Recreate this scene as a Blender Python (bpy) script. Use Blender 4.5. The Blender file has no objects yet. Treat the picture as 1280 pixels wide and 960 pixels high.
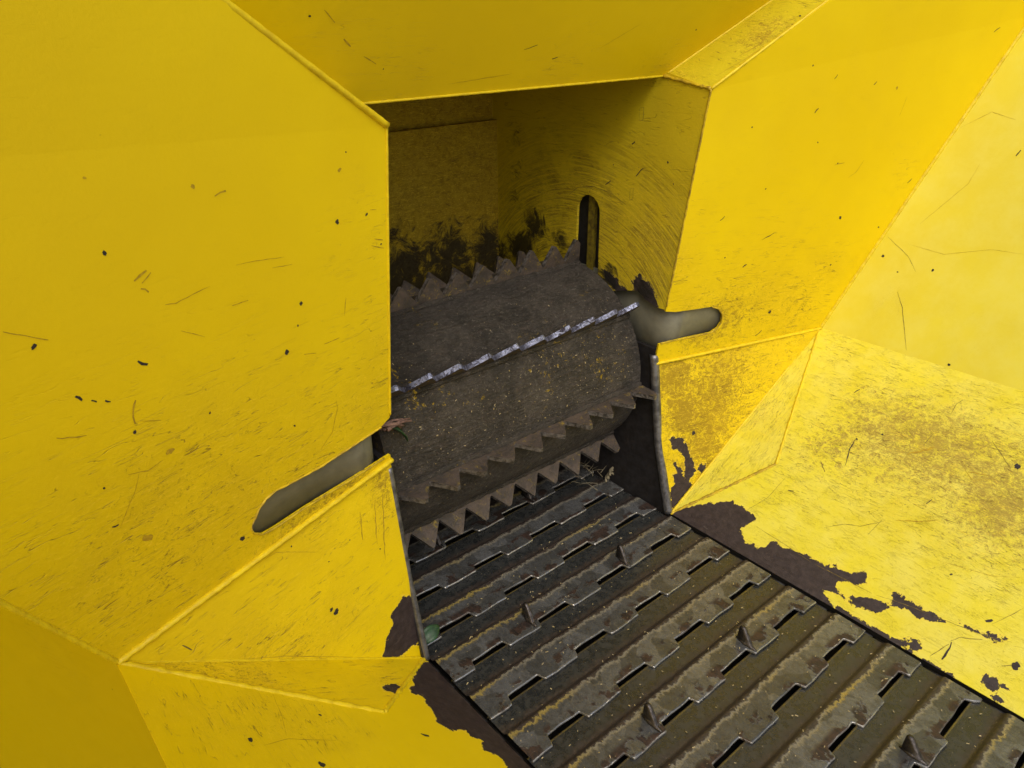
import bpy, bmesh, math, random
import numpy as np
from mathutils import Vector, Matrix
from mathutils.geometry import delaunay_2d_cdt

# ------------------------------------------------------------------ camera
CAM = np.array([-1.04044541, -1.08402735, 1.28135969])
ROT = np.array([[0.7639008755295731, -0.6453051260663019, -0.006061900502778545],
                [-0.2940631143637706, -0.3397145076963483, -0.8933761458821853],
                [0.5744408908981249, 0.6842334013574477, -0.4492686449453008]])
FPX = 941.945
scene = bpy.context.scene
cam_data = bpy.data.cameras.new('camera')
cam = bpy.data.objects.new('camera', cam_data)
scene.collection.objects.link(cam)
m = Matrix.Identity(4)
for i in range(3):
    m[i][0] = ROT[0][i]; m[i][1] = -ROT[1][i]; m[i][2] = -ROT[2][i]; m[i][3] = CAM[i]
cam.matrix_world = m
cam_data.sensor_width = 36; cam_data.lens = FPX / 1280 * 36
cam_data.clip_start = 0.02; cam_data.clip_end = 500
scene.camera = cam

# ------------------------------------------------------------------ light
SUN_DIR = Vector((-0.40, -0.70, 0.95)).normalized()      # towards the sun
elev = math.asin(SUN_DIR.z); azim = math.atan2(SUN_DIR.x, SUN_DIR.y)
world = bpy.data.worlds.new('World'); scene.world = world; world.use_nodes = True
wn = world.node_tree.nodes; wl = world.node_tree.links
sky = wn.new('ShaderNodeTexSky'); sky.sky_type = 'NISHITA'; sky.sun_disc = False
sky.sun_elevation = elev; sky.sun_rotation = azim
sky.air_density = 1.0; sky.dust_density = 5.0; sky.ozone_density = 1.0
wn['Background'].inputs[1].default_value = 0.12
wl.new(sky.outputs[0], wn['Background'].inputs[0])
sd = bpy.data.lights.new('sun', 'SUN'); sd.energy = 1.3; sd.angle = math.radians(40); sd.color = (1, .95, .87)
so = bpy.data.objects.new('sun', sd); scene.collection.objects.link(so)
so.rotation_euler = SUN_DIR.to_track_quat('Z', 'Y').to_euler()
scene.view_settings.view_transform = 'Standard'; scene.view_settings.look = 'None'
scene.view_settings.exposure = 0.07; scene.view_settings.gamma = 1.0
scene.render.engine = 'CYCLES'
scene.cycles.max_bounces = 8; scene.cycles.diffuse_bounces = 5

COL = scene.collection
rng = random.Random(7)

# ------------------------------------------------------------------ small maths
def ray(px, py):
    v = ROT.T @ np.array([(px - 640) / FPX, (py - 480) / FPX, 1.0])
    return v / np.linalg.norm(v)
def hit(px, py, n, p0):
    v = ray(px, py); return CAM + v * (np.dot(n, p0 - CAM) / np.dot(n, v))
def unit(a): return a / np.linalg.norm(a)
def A(*a): return np.array(a, float)

# ------------------------------------------------------------------ node helper
class NT:
    def __init__(s, name):
        s.m = bpy.data.materials.new(name); s.m.use_nodes = True
        s.t = s.m.node_tree; s.n = s.t.nodes; s.l = s.t.links
        s.b = s.n['Principled BSDF']
    def put(s, sock, v):
        if hasattr(v, 'is_output') or isinstance(v, bpy.types.NodeSocket): s.l.new(v, sock)
        elif isinstance(v, (tuple, list)) and len(v) == 3 and sock.type == 'RGBA': sock.default_value = (*v, 1)
        else: sock.default_value = v
    def math(s, op, a, b=0.0, c=None, clamp=False):
        n = s.n.new('ShaderNodeMath'); n.operation = op; n.use_clamp = clamp
        s.put(n.inputs[0], a); s.put(n.inputs[1], b)
        if c is not None: s.put(n.inputs[2], c)
        return n.outputs[0]
    def uv(s):
        n = s.n.new('ShaderNodeUVMap'); n.uv_map = 'panel'; return n.outputs[0]
    def attr(s, name):
        n = s.n.new('ShaderNodeAttribute'); n.attribute_name = name; return n.outputs['Fac']
    def obj(s):
        n = s.n.new('ShaderNodeTexCoord'); return n.outputs['Object']
    def mapping(s, v, rot=(0, 0, 0), scale=(1, 1, 1), loc=(0, 0, 0)):
        n = s.n.new('ShaderNodeMapping'); s.l.new(v, n.inputs[0])
        s.put(n.inputs[1], loc); n.inputs[2].default_value = rot; n.inputs[3].default_value = scale
        return n.outputs[0]
    def noise(s, v, scale, detail=4, rough=.55, dist=0.0):
        n = s.n.new('ShaderNodeTexNoise'); s.l.new(v, n.inputs['Vector'])
        n.inputs['Scale'].default_value = scale; n.inputs['Detail'].default_value = detail
        n.inputs['Roughness'].default_value = rough; n.inputs['Distortion'].default_value = dist
        return n.outputs[0]
    def ramp(s, v, lo, hi, a=0.0, b=1.0, smooth=True):
        n = s.n.new('ShaderNodeMapRange'); n.interpolation_type = 'SMOOTHSTEP' if smooth else 'LINEAR'
        s.put(n.inputs[0], v); s.put(n.inputs[1], lo); s.put(n.inputs[2], hi); s.put(n.inputs[3], a); s.put(n.inputs[4], b)
        return n.outputs[0]
    def line(s, v, w):                       # thin line where v crosses .5
        d = s.math('ABSOLUTE', s.math('SUBTRACT', v, .5))
        return s.ramp(d, 0.0, w, 1.0, 0.0)
    def mix(s, f, a, b):
        n = s.n.new('ShaderNodeMix'); n.data_type = 'RGBA'
        s.put(n.inputs[0], f); s.put(n.inputs[6], a); s.put(n.inputs[7], b); return n.outputs[2]
    def put_noise(s, v, scale):
        n = s.n.new('ShaderNodeTexNoise'); s.l.new(v, n.inputs['Vector']); n.inputs['Scale'].default_value = scale; n.inputs['Detail'].default_value = 3
        return n.outputs['Color']
    def bump(s, h, strength, dist, normal=None):
        n = s.n.new('ShaderNodeBump'); n.inputs['Strength'].default_value = strength
        n.inputs['Distance'].default_value = dist; s.l.new(h, n.inputs['Height'])
        if normal: s.l.new(normal, n.inputs['Normal'])
        return n.outputs[0]
    def vmath(s, op, a, b=None):
        n = s.n.new('ShaderNodeVectorMath'); n.operation = op; s.put(n.inputs[0], a)
        if b is not None: s.put(n.inputs[1], b)
        return n.outputs[0]

YEL = (0.80, 0.60, 0.0012)
def yellow(name, base=YEL, rough=.38, dirt=1.0, arcs=False, seed=0.0, chalk=0.0, grain=1.0):
    t = NT(name); u = t.mapping(t.uv(), loc=(seed * 3.1, seed * 1.7, seed))
    D = t.attr('dirt'); P = t.attr('peel')
    D = t.math('MULTIPLY', D, dirt)
    # broad tone
    tone = t.noise(u, 2.2, 3)
    c = t.mix(t.ramp(tone, .3, .7), base, tuple(x * k for x, k in zip(base, (.93, .90, 1))))
    if chalk: c = t.mix(t.math('MULTIPLY', t.ramp(t.noise(u, 9, 6, .7), .35, .7), chalk), c, (.80, .74, .15))
    # blotchy grime
    g1 = t.noise(t.mapping(u, rot=(0, 0, .6), scale=(1, 1.1, 1)), 42, 11, .80, 1.2); g2 = t.noise(t.mapping(u, rot=(0, 0, -.5), scale=(1, 1.4, 1)), 130, 5, .75, 1.4)
    g = t.math('ADD', t.math('MULTIPLY', g1, .6), t.math('MULTIPLY', g2, .4))
    th = t.math('SUBTRACT', .645, t.math('MULTIPLY', D, .21))
    grime = t.math('MULTIPLY', t.ramp(t.math('SUBTRACT', g, th), 0.0, .13), t.ramp(D, 0.06, .45, .04, .85))
    c = t.mix(grime, c, (.33, .235, .045) if chalk else (.25, .155, .010))
    # smear film following the dirt value
    film = t.math('MULTIPLY', t.ramp(t.noise(u, 7, 5, .6, .8), .35, .75), t.math('MULTIPLY', D, .22 if chalk else .38))
    c = t.mix(film, c, (.46, .34, .03) if chalk else (.42, .27, .008))
    # scratches at several angles
    scr = None
    layers = [(.5, 7, 9, .009), (-.7, 6, 10, .008), (1.25, 9, 8, .009)]
    if chalk: layers += [(2.3, 16, 6, .014), (.15, 26, 8, .011), (-.35, 30, 7, .011), (1.9, 28, 7, .010)]
    for ang, sc, st, w in layers:
        v = t.mapping(u, rot=(0, 0, ang), scale=(1, st, 1), loc=(ang * 9, seed, ang))
        ln = t.line(t.noise(v, sc, 2, .5, .35), w)
        mk = t.ramp(t.noise(t.mapping(u, rot=(0, 0, ang), loc=(ang, ang * 5, 0), scale=(1, 2, 1)), 17, 3), .5, .62)
        ln = t.math('MULTIPLY', ln, mk)
        scr = ln if scr is None else t.math('MAXIMUM', scr, ln)
    sfac = t.math('MULTIPLY', scr, t.ramp(D, 0.08, .6, .02, .80))
    c = t.mix(sfac, c, (.17, .10, .015))
    lines2 = t.line(t.noise(t.mapping(u, rot=(0, 0, .9), scale=(1, 7, 1)), 26, 2, .5, .5), .02)
    c = t.mix(t.math('MULTIPLY', lines2, t.ramp(D, .1, .8, 0, .5)), c, (.95, .70, .05))
    arc = None
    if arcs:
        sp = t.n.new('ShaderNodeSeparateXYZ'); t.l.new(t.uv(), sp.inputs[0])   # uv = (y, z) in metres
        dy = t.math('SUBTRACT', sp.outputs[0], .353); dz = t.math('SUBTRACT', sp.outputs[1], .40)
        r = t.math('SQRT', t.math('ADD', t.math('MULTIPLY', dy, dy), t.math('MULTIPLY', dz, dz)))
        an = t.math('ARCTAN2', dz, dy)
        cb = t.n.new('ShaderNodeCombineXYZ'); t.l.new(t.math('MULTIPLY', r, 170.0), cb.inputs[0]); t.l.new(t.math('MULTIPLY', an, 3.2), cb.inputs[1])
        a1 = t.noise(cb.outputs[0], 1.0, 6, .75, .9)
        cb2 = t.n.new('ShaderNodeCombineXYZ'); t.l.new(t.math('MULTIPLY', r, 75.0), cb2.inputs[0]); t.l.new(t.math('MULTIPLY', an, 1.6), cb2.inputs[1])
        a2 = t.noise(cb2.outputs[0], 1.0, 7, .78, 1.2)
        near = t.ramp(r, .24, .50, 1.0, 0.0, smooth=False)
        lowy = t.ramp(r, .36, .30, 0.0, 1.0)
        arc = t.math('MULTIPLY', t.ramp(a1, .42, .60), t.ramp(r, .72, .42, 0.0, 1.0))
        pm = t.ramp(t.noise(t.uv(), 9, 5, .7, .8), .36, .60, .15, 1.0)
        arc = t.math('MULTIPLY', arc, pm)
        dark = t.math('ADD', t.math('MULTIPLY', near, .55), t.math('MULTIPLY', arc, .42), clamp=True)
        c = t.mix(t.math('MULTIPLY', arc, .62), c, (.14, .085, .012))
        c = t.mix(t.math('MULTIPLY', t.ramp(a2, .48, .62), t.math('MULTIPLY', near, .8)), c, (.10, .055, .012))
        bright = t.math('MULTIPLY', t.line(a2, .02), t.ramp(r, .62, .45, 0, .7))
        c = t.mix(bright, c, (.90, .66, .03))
        P = t.math('ADD', P, t.math('MULTIPLY', t.math('SUBTRACT', a1, .5), .03))
    # flaked paint
    wob = t.math('SUBTRACT', t.noise(u, 42, 8, .70, .5), .5)
    pv = t.math('ADD', P, t.math('MULTIPLY', wob, .042))
    peel = t.ramp(pv, 0.0, .0010)
    rim = t.math('MULTIPLY', t.ramp(pv, -.003, -.0004), t.ramp(pv, .0, .0012, 1, 0))
    chipn = t.noise(u, 60, 3, .5, .3)
    chips = t.math('MULTIPLY', t.ramp(chipn, t.math('SUBTRACT', .815, t.math('MULTIPLY', D, .05)), t.math('SUBTRACT', .825, t.math('MULTIPLY', D, .05))), .9)
    peel = t.math('MAXIMUM', peel, chips)
    under = t.mix(t.ramp(t.noise(u, 60, 6, .7), .35, .75), (.030, .021, .021), (.060, .044, .042))
    under = t.mix(t.ramp(t.noise(t.mapping(u, scale=(1, 4, 1)), 30, 6, .8, .5), .60, .70, 0, .55), under, (.15, .13, .12))
    c = t.mix(t.math('MULTIPLY', rim, .5), c, (.90, .68, .08))
    c = t.mix(peel, c, under)
    st = t.ramp(t.math('ADD', t.attr('soot_shade'), t.math('MULTIPLY', t.math('SUBTRACT', t.noise(u, 17, 9, .78, 1.2), .5), 2.2)), .35, .75)  # mask for soot smudges and painted-in shade
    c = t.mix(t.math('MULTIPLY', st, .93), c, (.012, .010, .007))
    t.put(t.b.inputs['Base Color'], c)
    ro = t.math('ADD', t.math('ADD', rough, t.math('MULTIPLY', grime, .3)), t.math('MULTIPLY', t.ramp(t.noise(u, 12, 5), .3, .7), .12))
    ro = t.math('ADD', ro, t.math('MULTIPLY', D, .12))
    t.put(t.b.inputs['Roughness'], ro)
    t.b.inputs['Specular IOR Level'].default_value = .5 if chalk else .32
    h = t.math('ADD', t.math('MULTIPLY', t.noise(u, 150, 3, .6), .22), t.math('MULTIPLY', t.math('MULTIPLY', g, t.ramp(D, 0.03, .6, .04, 1.7)), grain))
    h = t.math('SUBTRACT', h, t.math('MULTIPLY', scr, t.ramp(D, 0.05, .5, .03, .9)))
    if arc: h = t.math('SUBTRACT', h, t.math('MULTIPLY', arc, .8))
    nb = t.bump(h, .6, .0022)
    nb = t.bump(peel, .8, -.0008, nb) if False else t.bump(t.math('MULTIPLY', peel, -1.0), .8, .0008, nb)
    t.put(t.b.inputs['Normal'], nb)
    return t.m

def simple(name, col, rough=.5, metal=0.0, bump=0.0, scale=60, col2=None, coords='obj', spec=.5):
    t = NT(name); o = t.obj()
    n = t.noise(o, scale, 7, .65, .3)
    c = t.mix(t.ramp(n, .35, .68), col, col2 or tuple(x * .6 for x in col))
    t.put(t.b.inputs['Base Color'], c); t.b.inputs['Metallic'].default_value = metal
    t.put(t.b.inputs['Roughness'], t.math('ADD', rough, t.math('MULTIPLY', t.noise(o, scale * 2, 5), .2)))
    t.b.inputs['Specular IOR Level'].default_value = spec
    if bump: t.put(t.b.inputs['Normal'], t.bump(n, bump, .003))
    return t.m

def drum_material():
    t = NT('worn_roller_steel'); o = t.obj()
    n1 = t.noise(o, 14, 8, .7, .5); n2 = t.noise(o, 90, 6, .75, .6); n3 = t.noise(t.mapping(o, scale=(1, 5, 5)), 22, 5, .7, .5)
    c = t.mix(t.ramp(n1, .35, .68), (.044, .040, .035), (.100, .088, .075))
    c = t.mix(t.math('MULTIPLY', t.ramp(n3, .5, .68), .5), c, (.105, .080, .066))
    c = t.mix(t.math('MULTIPLY', t.ramp(n2, .52, .70), .6), c, (.026, .021, .017))
    c = t.mix(t.math('MULTIPLY', t.ramp(t.noise(o, 130, 6, .8, .8), .56, .66), .7), c, (.30, .27, .22))
    sp = t.n.new('ShaderNodeSeparateXYZ'); t.l.new(o, sp.inputs[0])
    yp = t.math('MULTIPLY', t.ramp(t.noise(o, 34, 6, .75, .8), .56, .62), t.ramp(t.noise(o, 5.5, 2), .53, .62))
    yp = t.math('MULTIPLY', yp, t.ramp(t.noise(o, 120, 3), .46, .54))
    c = t.mix(t.math('MULTIPLY', yp, .9), c, (.50, .34, .015))
    t.put(t.b.inputs['Base Color'], c); t.b.inputs['Metallic'].default_value = .35
    t.put(t.b.inputs['Roughness'], t.ramp(n2, .3, .7, .42, .68))
    h = t.math('ADD', n2, t.math('MULTIPLY', n3, .8))
    t.put(t.b.inputs['Normal'], t.bump(h, 1.0, .012))
    return t.m

def bar_material(edge=False):
    t = NT('tooth_edge_glint_steel' if edge else 'tooth_bar_steel'); o = t.obj()
    n1 = t.noise(o, 30, 8, .7, .5); n2 = t.noise(o, 130, 5, .7, .6)
    if edge:
        c = t.mix(t.ramp(t.noise(o, 70, 7, .8, 1.0), .44, .60), (.42, .47, .68), (.045, .04, .06))  # bluish sky reflection painted into the colour of the polished edge
        sp = t.n.new('ShaderNodeSeparateXYZ'); t.l.new(o, sp.inputs[0])
        rr = t.math('SQRT', t.math('ADD', t.math('MULTIPLY', sp.outputs[1], sp.outputs[1]), t.math('MULTIPLY', sp.outputs[2], sp.outputs[2])))
        c = t.mix(t.ramp(t.math('ADD', rr, t.math('MULTIPLY', t.math('SUBTRACT', n1, .5), .03)), .284, .306), (.06, .06, .08), c)
        t.b.inputs['Metallic'].default_value = .8
        t.put(t.b.inputs['Roughness'], t.ramp(n1, .3, .7, .22, .55))
    else:
        c = t.mix(t.ramp(n1, .35, .65), (.055, .047, .041), (.110, .084, .068))
        c = t.mix(t.math('MULTIPLY', t.ramp(n2, .55, .66), .5), c, (.19, .13, .03))
        c = t.mix(t.math('MULTIPLY', t.ramp(t.noise(o, 48, 7, .8, .9), .57, .63), .8), c, (.34, .25, .03))
        c = t.mix(t.math('MULTIPLY', t.ramp(t.noise(o, 18, 5, .7, .5), .5, .65), .3), c, (.016, .013, .011))
        t.b.inputs['Metallic'].default_value = .3
        t.put(t.b.inputs['Roughness'], t.ramp(n2, .3, .7, .45, .7))
    t.put(t.b.inputs['Base Color'], c)
    t.put(t.b.inputs['Normal'], t.bump(t.math('ADD', n1, n2), .8, .003))
    return t.m

def slat_material():
    t = NT('worn_slat_steel'); o = t.obj()
    oi = t.n.new('ShaderNodeObjectInfo')
    cb = t.n.new('ShaderNodeCombineXYZ'); t.l.new(t.math('MULTIPLY', oi.outputs['Random'], 37.0), cb.inputs[0])
    t.l.new(t.math('MULTIPLY', oi.outputs['Random'], 11.0), cb.inputs[1])
    v = t.vmath('ADD', o, cb.outputs[0])
    d = t.attr('edge')       # metres back from the front edge
    lip = t.attr('lip'); nr = t.attr('near')
    n1 = t.noise(t.mapping(v, scale=(1, 1.2, 1)), 13, 5, .6, .3)
    nf = t.noise(t.mapping(v, scale=(1, .35, 1)), 85, 6, .75, .4)
    nn = t.noise(v, 70, 6, .7, .4)
    dd = t.math('ADD', d, t.math('ADD', t.math('MULTIPLY', t.math('SUBTRACT', n1, .5), .030), t.math('MULTIPLY', t.math('SUBTRACT', nf, .5), .040)))
    base_dark = t.mix(t.ramp(nn, .35, .7), (.016, .018, .019), (.037, .039, .038))
    blk = t.n.new('ShaderNodeTexVoronoi'); blk.feature = 'F1'; blk.inputs['Scale'].default_value = 16
    t.l.new(t.vmath('ADD', t.mapping(v, scale=(1, .9, 1)), t.mapping(t.put_noise(v, 14), scale=(.05, .05, .05))), blk.inputs['Vector'])
    bw_ = t.n.new('ShaderNodeRGBToBW'); t.l.new(blk.outputs['Color'], bw_.inputs[0])
    grey = t.mix(t.ramp(bw_.outputs[0], .2, .8), (.165, .172, .178), (.090, .094, .095))
    grey = t.mix(t.ramp(t.noise(t.mapping(v, scale=(1.6, 1, 1)), 34, 8, .75, .8), .38, .72, 0, .75), grey, (.050, .046, .036))
    ed_ = t.n.new('ShaderNodeTexVoronoi'); ed_.feature = 'DISTANCE_TO_EDGE'; ed_.inputs['Scale'].default_value = 16
    t.l.new(blk.inputs['Vector'].links[0].from_socket, ed_.inputs['Vector'])
    rust = t.mix(t.ramp(t.noise(v, 150, 5, .75, .5), .42, .62), (.044, .031, .025), (.020, .016, .013))
    # grey rubbed band from the edge to ~.05 m back, ragged rust band behind it
    fg = t.ramp(dd, .050, .056, 1, 0)
    fr = t.math('MULTIPLY', t.ramp(dd, .054, .058), t.ramp(dd, .070, .092, 1, 0))
    c = t.mix(fr, base_dark, rust)
    c = t.mix(fg, c, grey)
    ridge = t.math('MULTIPLY', t.ramp(dd, .046, .052), t.ramp(dd, .053, .058, 1, 0))
    yl = t.ramp(t.noise(v, 3.3, 2), .45, .62)
    c = t.mix(t.math('MULTIPLY', ridge, .9), c, t.mix(yl, (.24, .225, .18), (.36, .28, .08)))
    # tide marks and rust patches near the tabs
    cells = t.noise(t.mapping(v, scale=(1, .8, 1)), 12, 1, .5, .2)
    c = t.mix(t.math('MULTIPLY', t.ramp(ed_.outputs['Distance'], .0, .028, 1, 0), t.math('MULTIPLY', fg, t.ramp(t.noise(v, 17, 2), .45, .6, 0, .5))), c, (.21, .195, .15))
    rp = t.math('MULTIPLY', t.ramp(t.math('ADD', t.noise(v, 19, 3), t.math('MULTIPLY', t.math('SUBTRACT', nf, .5), .3)), .51, .55), t.ramp(d, .020, .032, 1, 0))
    c = t.mix(t.math('MULTIPLY', rp, .9), c, t.mix(t.ramp(nf, .45, .6), (.060, .032, .022), (.022, .015, .012)))
    # polished rim
    rim = t.math('MULTIPLY', t.ramp(t.math('ADD', nr, t.math('MULTIPLY', t.math('SUBTRACT', nn, .5), .006)), .0006, .0022, 1, 0), t.math('ADD', t.ramp(t.noise(v, 9, 3), .40, .56, .15, .8), t.math('MULTIPLY', t.attr('tab'), .45), clamp=True))
    rear = t.ramp(d, .1205, .1235)
    c = t.mix(t.math('MULTIPLY', rear, .8), c, t.mix(t.ramp(nn, .35, .6), (.16, .125, .03), (.07, .055, .03)))
    c = t.mix(rim, c, (.50, .49, .46))
    c = t.mix(t.math('MULTIPLY', lip, .9), c, t.mix(t.attr('tab'), (.030, .026, .020), t.mix(t.ramp(nn, .42, .6), (.30, .29, .27), (.10, .08, .05))))
    sp = t.math('MULTIPLY', t.ramp(t.noise(v, 210, 2), .735, .75), .8)
    c = t.mix(sp, c, (.45, .38, .25))
    t.put(t.b.inputs['Base Color'], c)
    t.put(t.b.inputs['Metallic'], t.math('ADD', t.math('MULTIPLY', fg, .45), t.math('MULTIPLY', rim, .4), clamp=True))
    t.b.inputs['Specular IOR Level'].default_value = .75
    ro = t.ramp(nn, .3, .7, .18, .38)
    ro = t.math('ADD', ro, t.math('MULTIPLY', t.math('ADD', fr, rp, clamp=True), .25), clamp=True)
    ro = t.math('SUBTRACT', ro, t.math('MULTIPLY', rim, .12))
    t.put(t.b.inputs['Roughness'], ro)
    h = t.math('ADD', t.math('MULTIPLY', nn, .5), t.math('MULTIPLY', t.math('MAXIMUM', fr, rp), t.math('MULTIPLY', t.noise(v, 170, 4, .7), 1.2)))
    h = t.math('SUBTRACT', h, t.math('MULTIPLY', fr, .4))
    t.put(t.b.inputs['Normal'], t.bump(h, .6, .0016))
    return t.m

M = {}
M['wing'] = yellow('wing_yellow_paint', seed=1, dirt=1.3)
M['low'] = yellow('lower_yellow_paint', seed=2, dirt=1.2)
M['flare'] = yellow('flare_yellow_paint', seed=3, rough=.42, chalk=.55, base=(.78, .69, .025))
M['flarel'] = yellow('left_flare_yellow_paint', seed=9)
M['side'] = yellow('side_yellow_paint', seed=10, rough=.42, chalk=.4, base=(.80, .70, .04), dirt=.5)
M['top'] = yellow('top_yellow_paint', seed=4)
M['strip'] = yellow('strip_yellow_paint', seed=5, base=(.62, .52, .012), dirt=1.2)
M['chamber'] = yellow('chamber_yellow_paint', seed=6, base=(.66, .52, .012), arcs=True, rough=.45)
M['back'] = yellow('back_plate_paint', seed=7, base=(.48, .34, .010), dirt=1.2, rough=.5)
M['bead'] = simple('weld_yellow_paint', (.77, .59, .004), .40, 0, .4, 55, (.62, .45, .006))
M['beadd'] = simple('worn_edge_paint', (.66, .47, .012), .45, 0, .6, 38, (.26, .17, .02))
M['liner'] = simple('liner_dark_steel', (.030, .028, .030), .45, .3, .25, 45, (.016, .014, .014))
M['rim'] = simple('rubbed_steel_edge', (.26, .26, .27), .38, .8, .3, 45, (.10, .10, .11))
M['guard'] = simple('guard_grey_steel', (.21, .205, .155), .5, .15, .12, 25, (.165, .16, .12))
M['drum'] = drum_material()
M['bar'] = bar_material(); M['baredge_glint'] = bar_material(True)
M['slat'] = slat_material()
M['bardark'] = simple('dull_tooth_edge', (.20, .185, .175), .38, .5, .6, 90, (.030, .026, .022))
M['spike'] = simple('spike_steel', (.10, .09, .09), .3, .8, .4, 120, (.05, .045, .04))
M['black'] = simple('greasy_black_steel', (.010, .009, .008), .45, .2, .4, 60)
M['arm'] = simple('arm_olive_paint', (.22, .17, .012), .45, 0, .5, 60, (.07, .05, .01))
M['chip'] = simple('bare_chip', (.030, .022, .022), .6, 0, 0, 90)
M['mark'] = simple('scuff_mark', (.34, .22, .012), .6, 0, 0, 150, (.55, .37, .005))
M['crackm'] = simple('paint_crack', (.10, .07, .02), .7, 0, 0, 150, (.30, .22, .03))
M['leaf'] = simple('leaf_green', (.022, .075, .024), .35, 0, .4, 60, (.012, .04, .015))
M['straw'] = simple('dry_straw', (.22, .19, .12), .7, 0, 0, 40, (.10, .085, .05))
M['wood'] = simple('splinter_wood', (.28, .17, .13), .7, 0, .3, 60, (.11, .06, .045))
M['dust'] = simple('sawdust_fleck', (.55, .46, .28), .8, 0, 0, 20, (.45, .35, .12))

# ------------------------------------------------------------------ object helpers
def link(name, me, mats, parent=None):
    o = bpy.data.objects.new(name, me); COL.objects.link(o)
    for mm in (mats if isinstance(mats, (list, tuple)) else [mats]): me.materials.append(mm)
    if parent: o.parent = parent
    return o
def bmobj(name, bm, mats, parent=None, smooth=False):
    me = bpy.data.meshes.new(name); bm.to_mesh(me); bm.free()
    if smooth:
        for p in me.polygons: p.use_smooth = True
    return link(name, me, mats, parent)
def thing(name, label, cat, loc=(0, 0, 0), group=None):
    o = bpy.data.objects.new(name, None); COL.objects.link(o); o.location = loc
    o['label'] = label; o['category'] = cat
    if group: o['group'] = group
    return o
def tag(o, label, cat, group=None, kind=None):
    o['label'] = label; o['category'] = cat
    if group: o['group'] = group
    if kind: o['kind'] = kind
    return o
def tube(bm, pts, rad, seg=8, jit=0.0, step=None, closed=True, squash=1.0, nrm=None):
    pts = [Vector(p) for p in pts]
    if step:
        q = [pts[0]]
        for a, b in zip(pts, pts[1:]):
            n = max(1, int((b - a).length / step))
            q += [a.lerp(b, i / n) for i in range(1, n + 1)]
        pts = q
    rings = []
    for i, p in enumerate(pts):
        d = (pts[min(i + 1, len(pts) - 1)] - pts[max(i - 1, 0)]).normalized()
        ref = Vector(nrm) if nrm is not None else (Vector((0, 0, 1)) if abs(d.z) < .9 else Vector((1, 0, 0)))
        s = d.cross(ref).normalized(); w = s.cross(d).normalized()
        r = (rad(i / (len(pts) - 1)) if callable(rad) else rad) * (1 + rng.uniform(-jit, jit))
        off = (s * rng.uniform(-1, 1) + w * rng.uniform(-1, 1)) * r * jit * .4
        rings.append([bm.verts.new(p + off + s * math.cos(a) * r + w * math.sin(a) * r * squash)
                      for a in [2 * math.pi * k / seg for k in range(seg)]])
    for a, b in zip(rings, rings[1:]):
        for k in range(seg):
            f = bm.faces.new((a[k], a[(k + 1) % seg], b[(k + 1) % seg], b[k])); f.smooth = True
    if closed:
        bm.faces.new(rings[0][::-1]); bm.faces.new(rings[-1])
def box(bm, lo, hi):
    v = [bm.verts.new((x, y, z)) for x in (lo[0], hi[0]) for y in (lo[1], hi[1]) for z in (lo[2], hi[2])]
    for f in ((0, 1, 3, 2), (4, 6, 7, 5), (0, 4, 5, 1), (2, 3, 7, 6), (0, 2, 6, 4), (1, 5, 7, 3)):
        bm.faces.new([v[i] for i in f])

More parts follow.
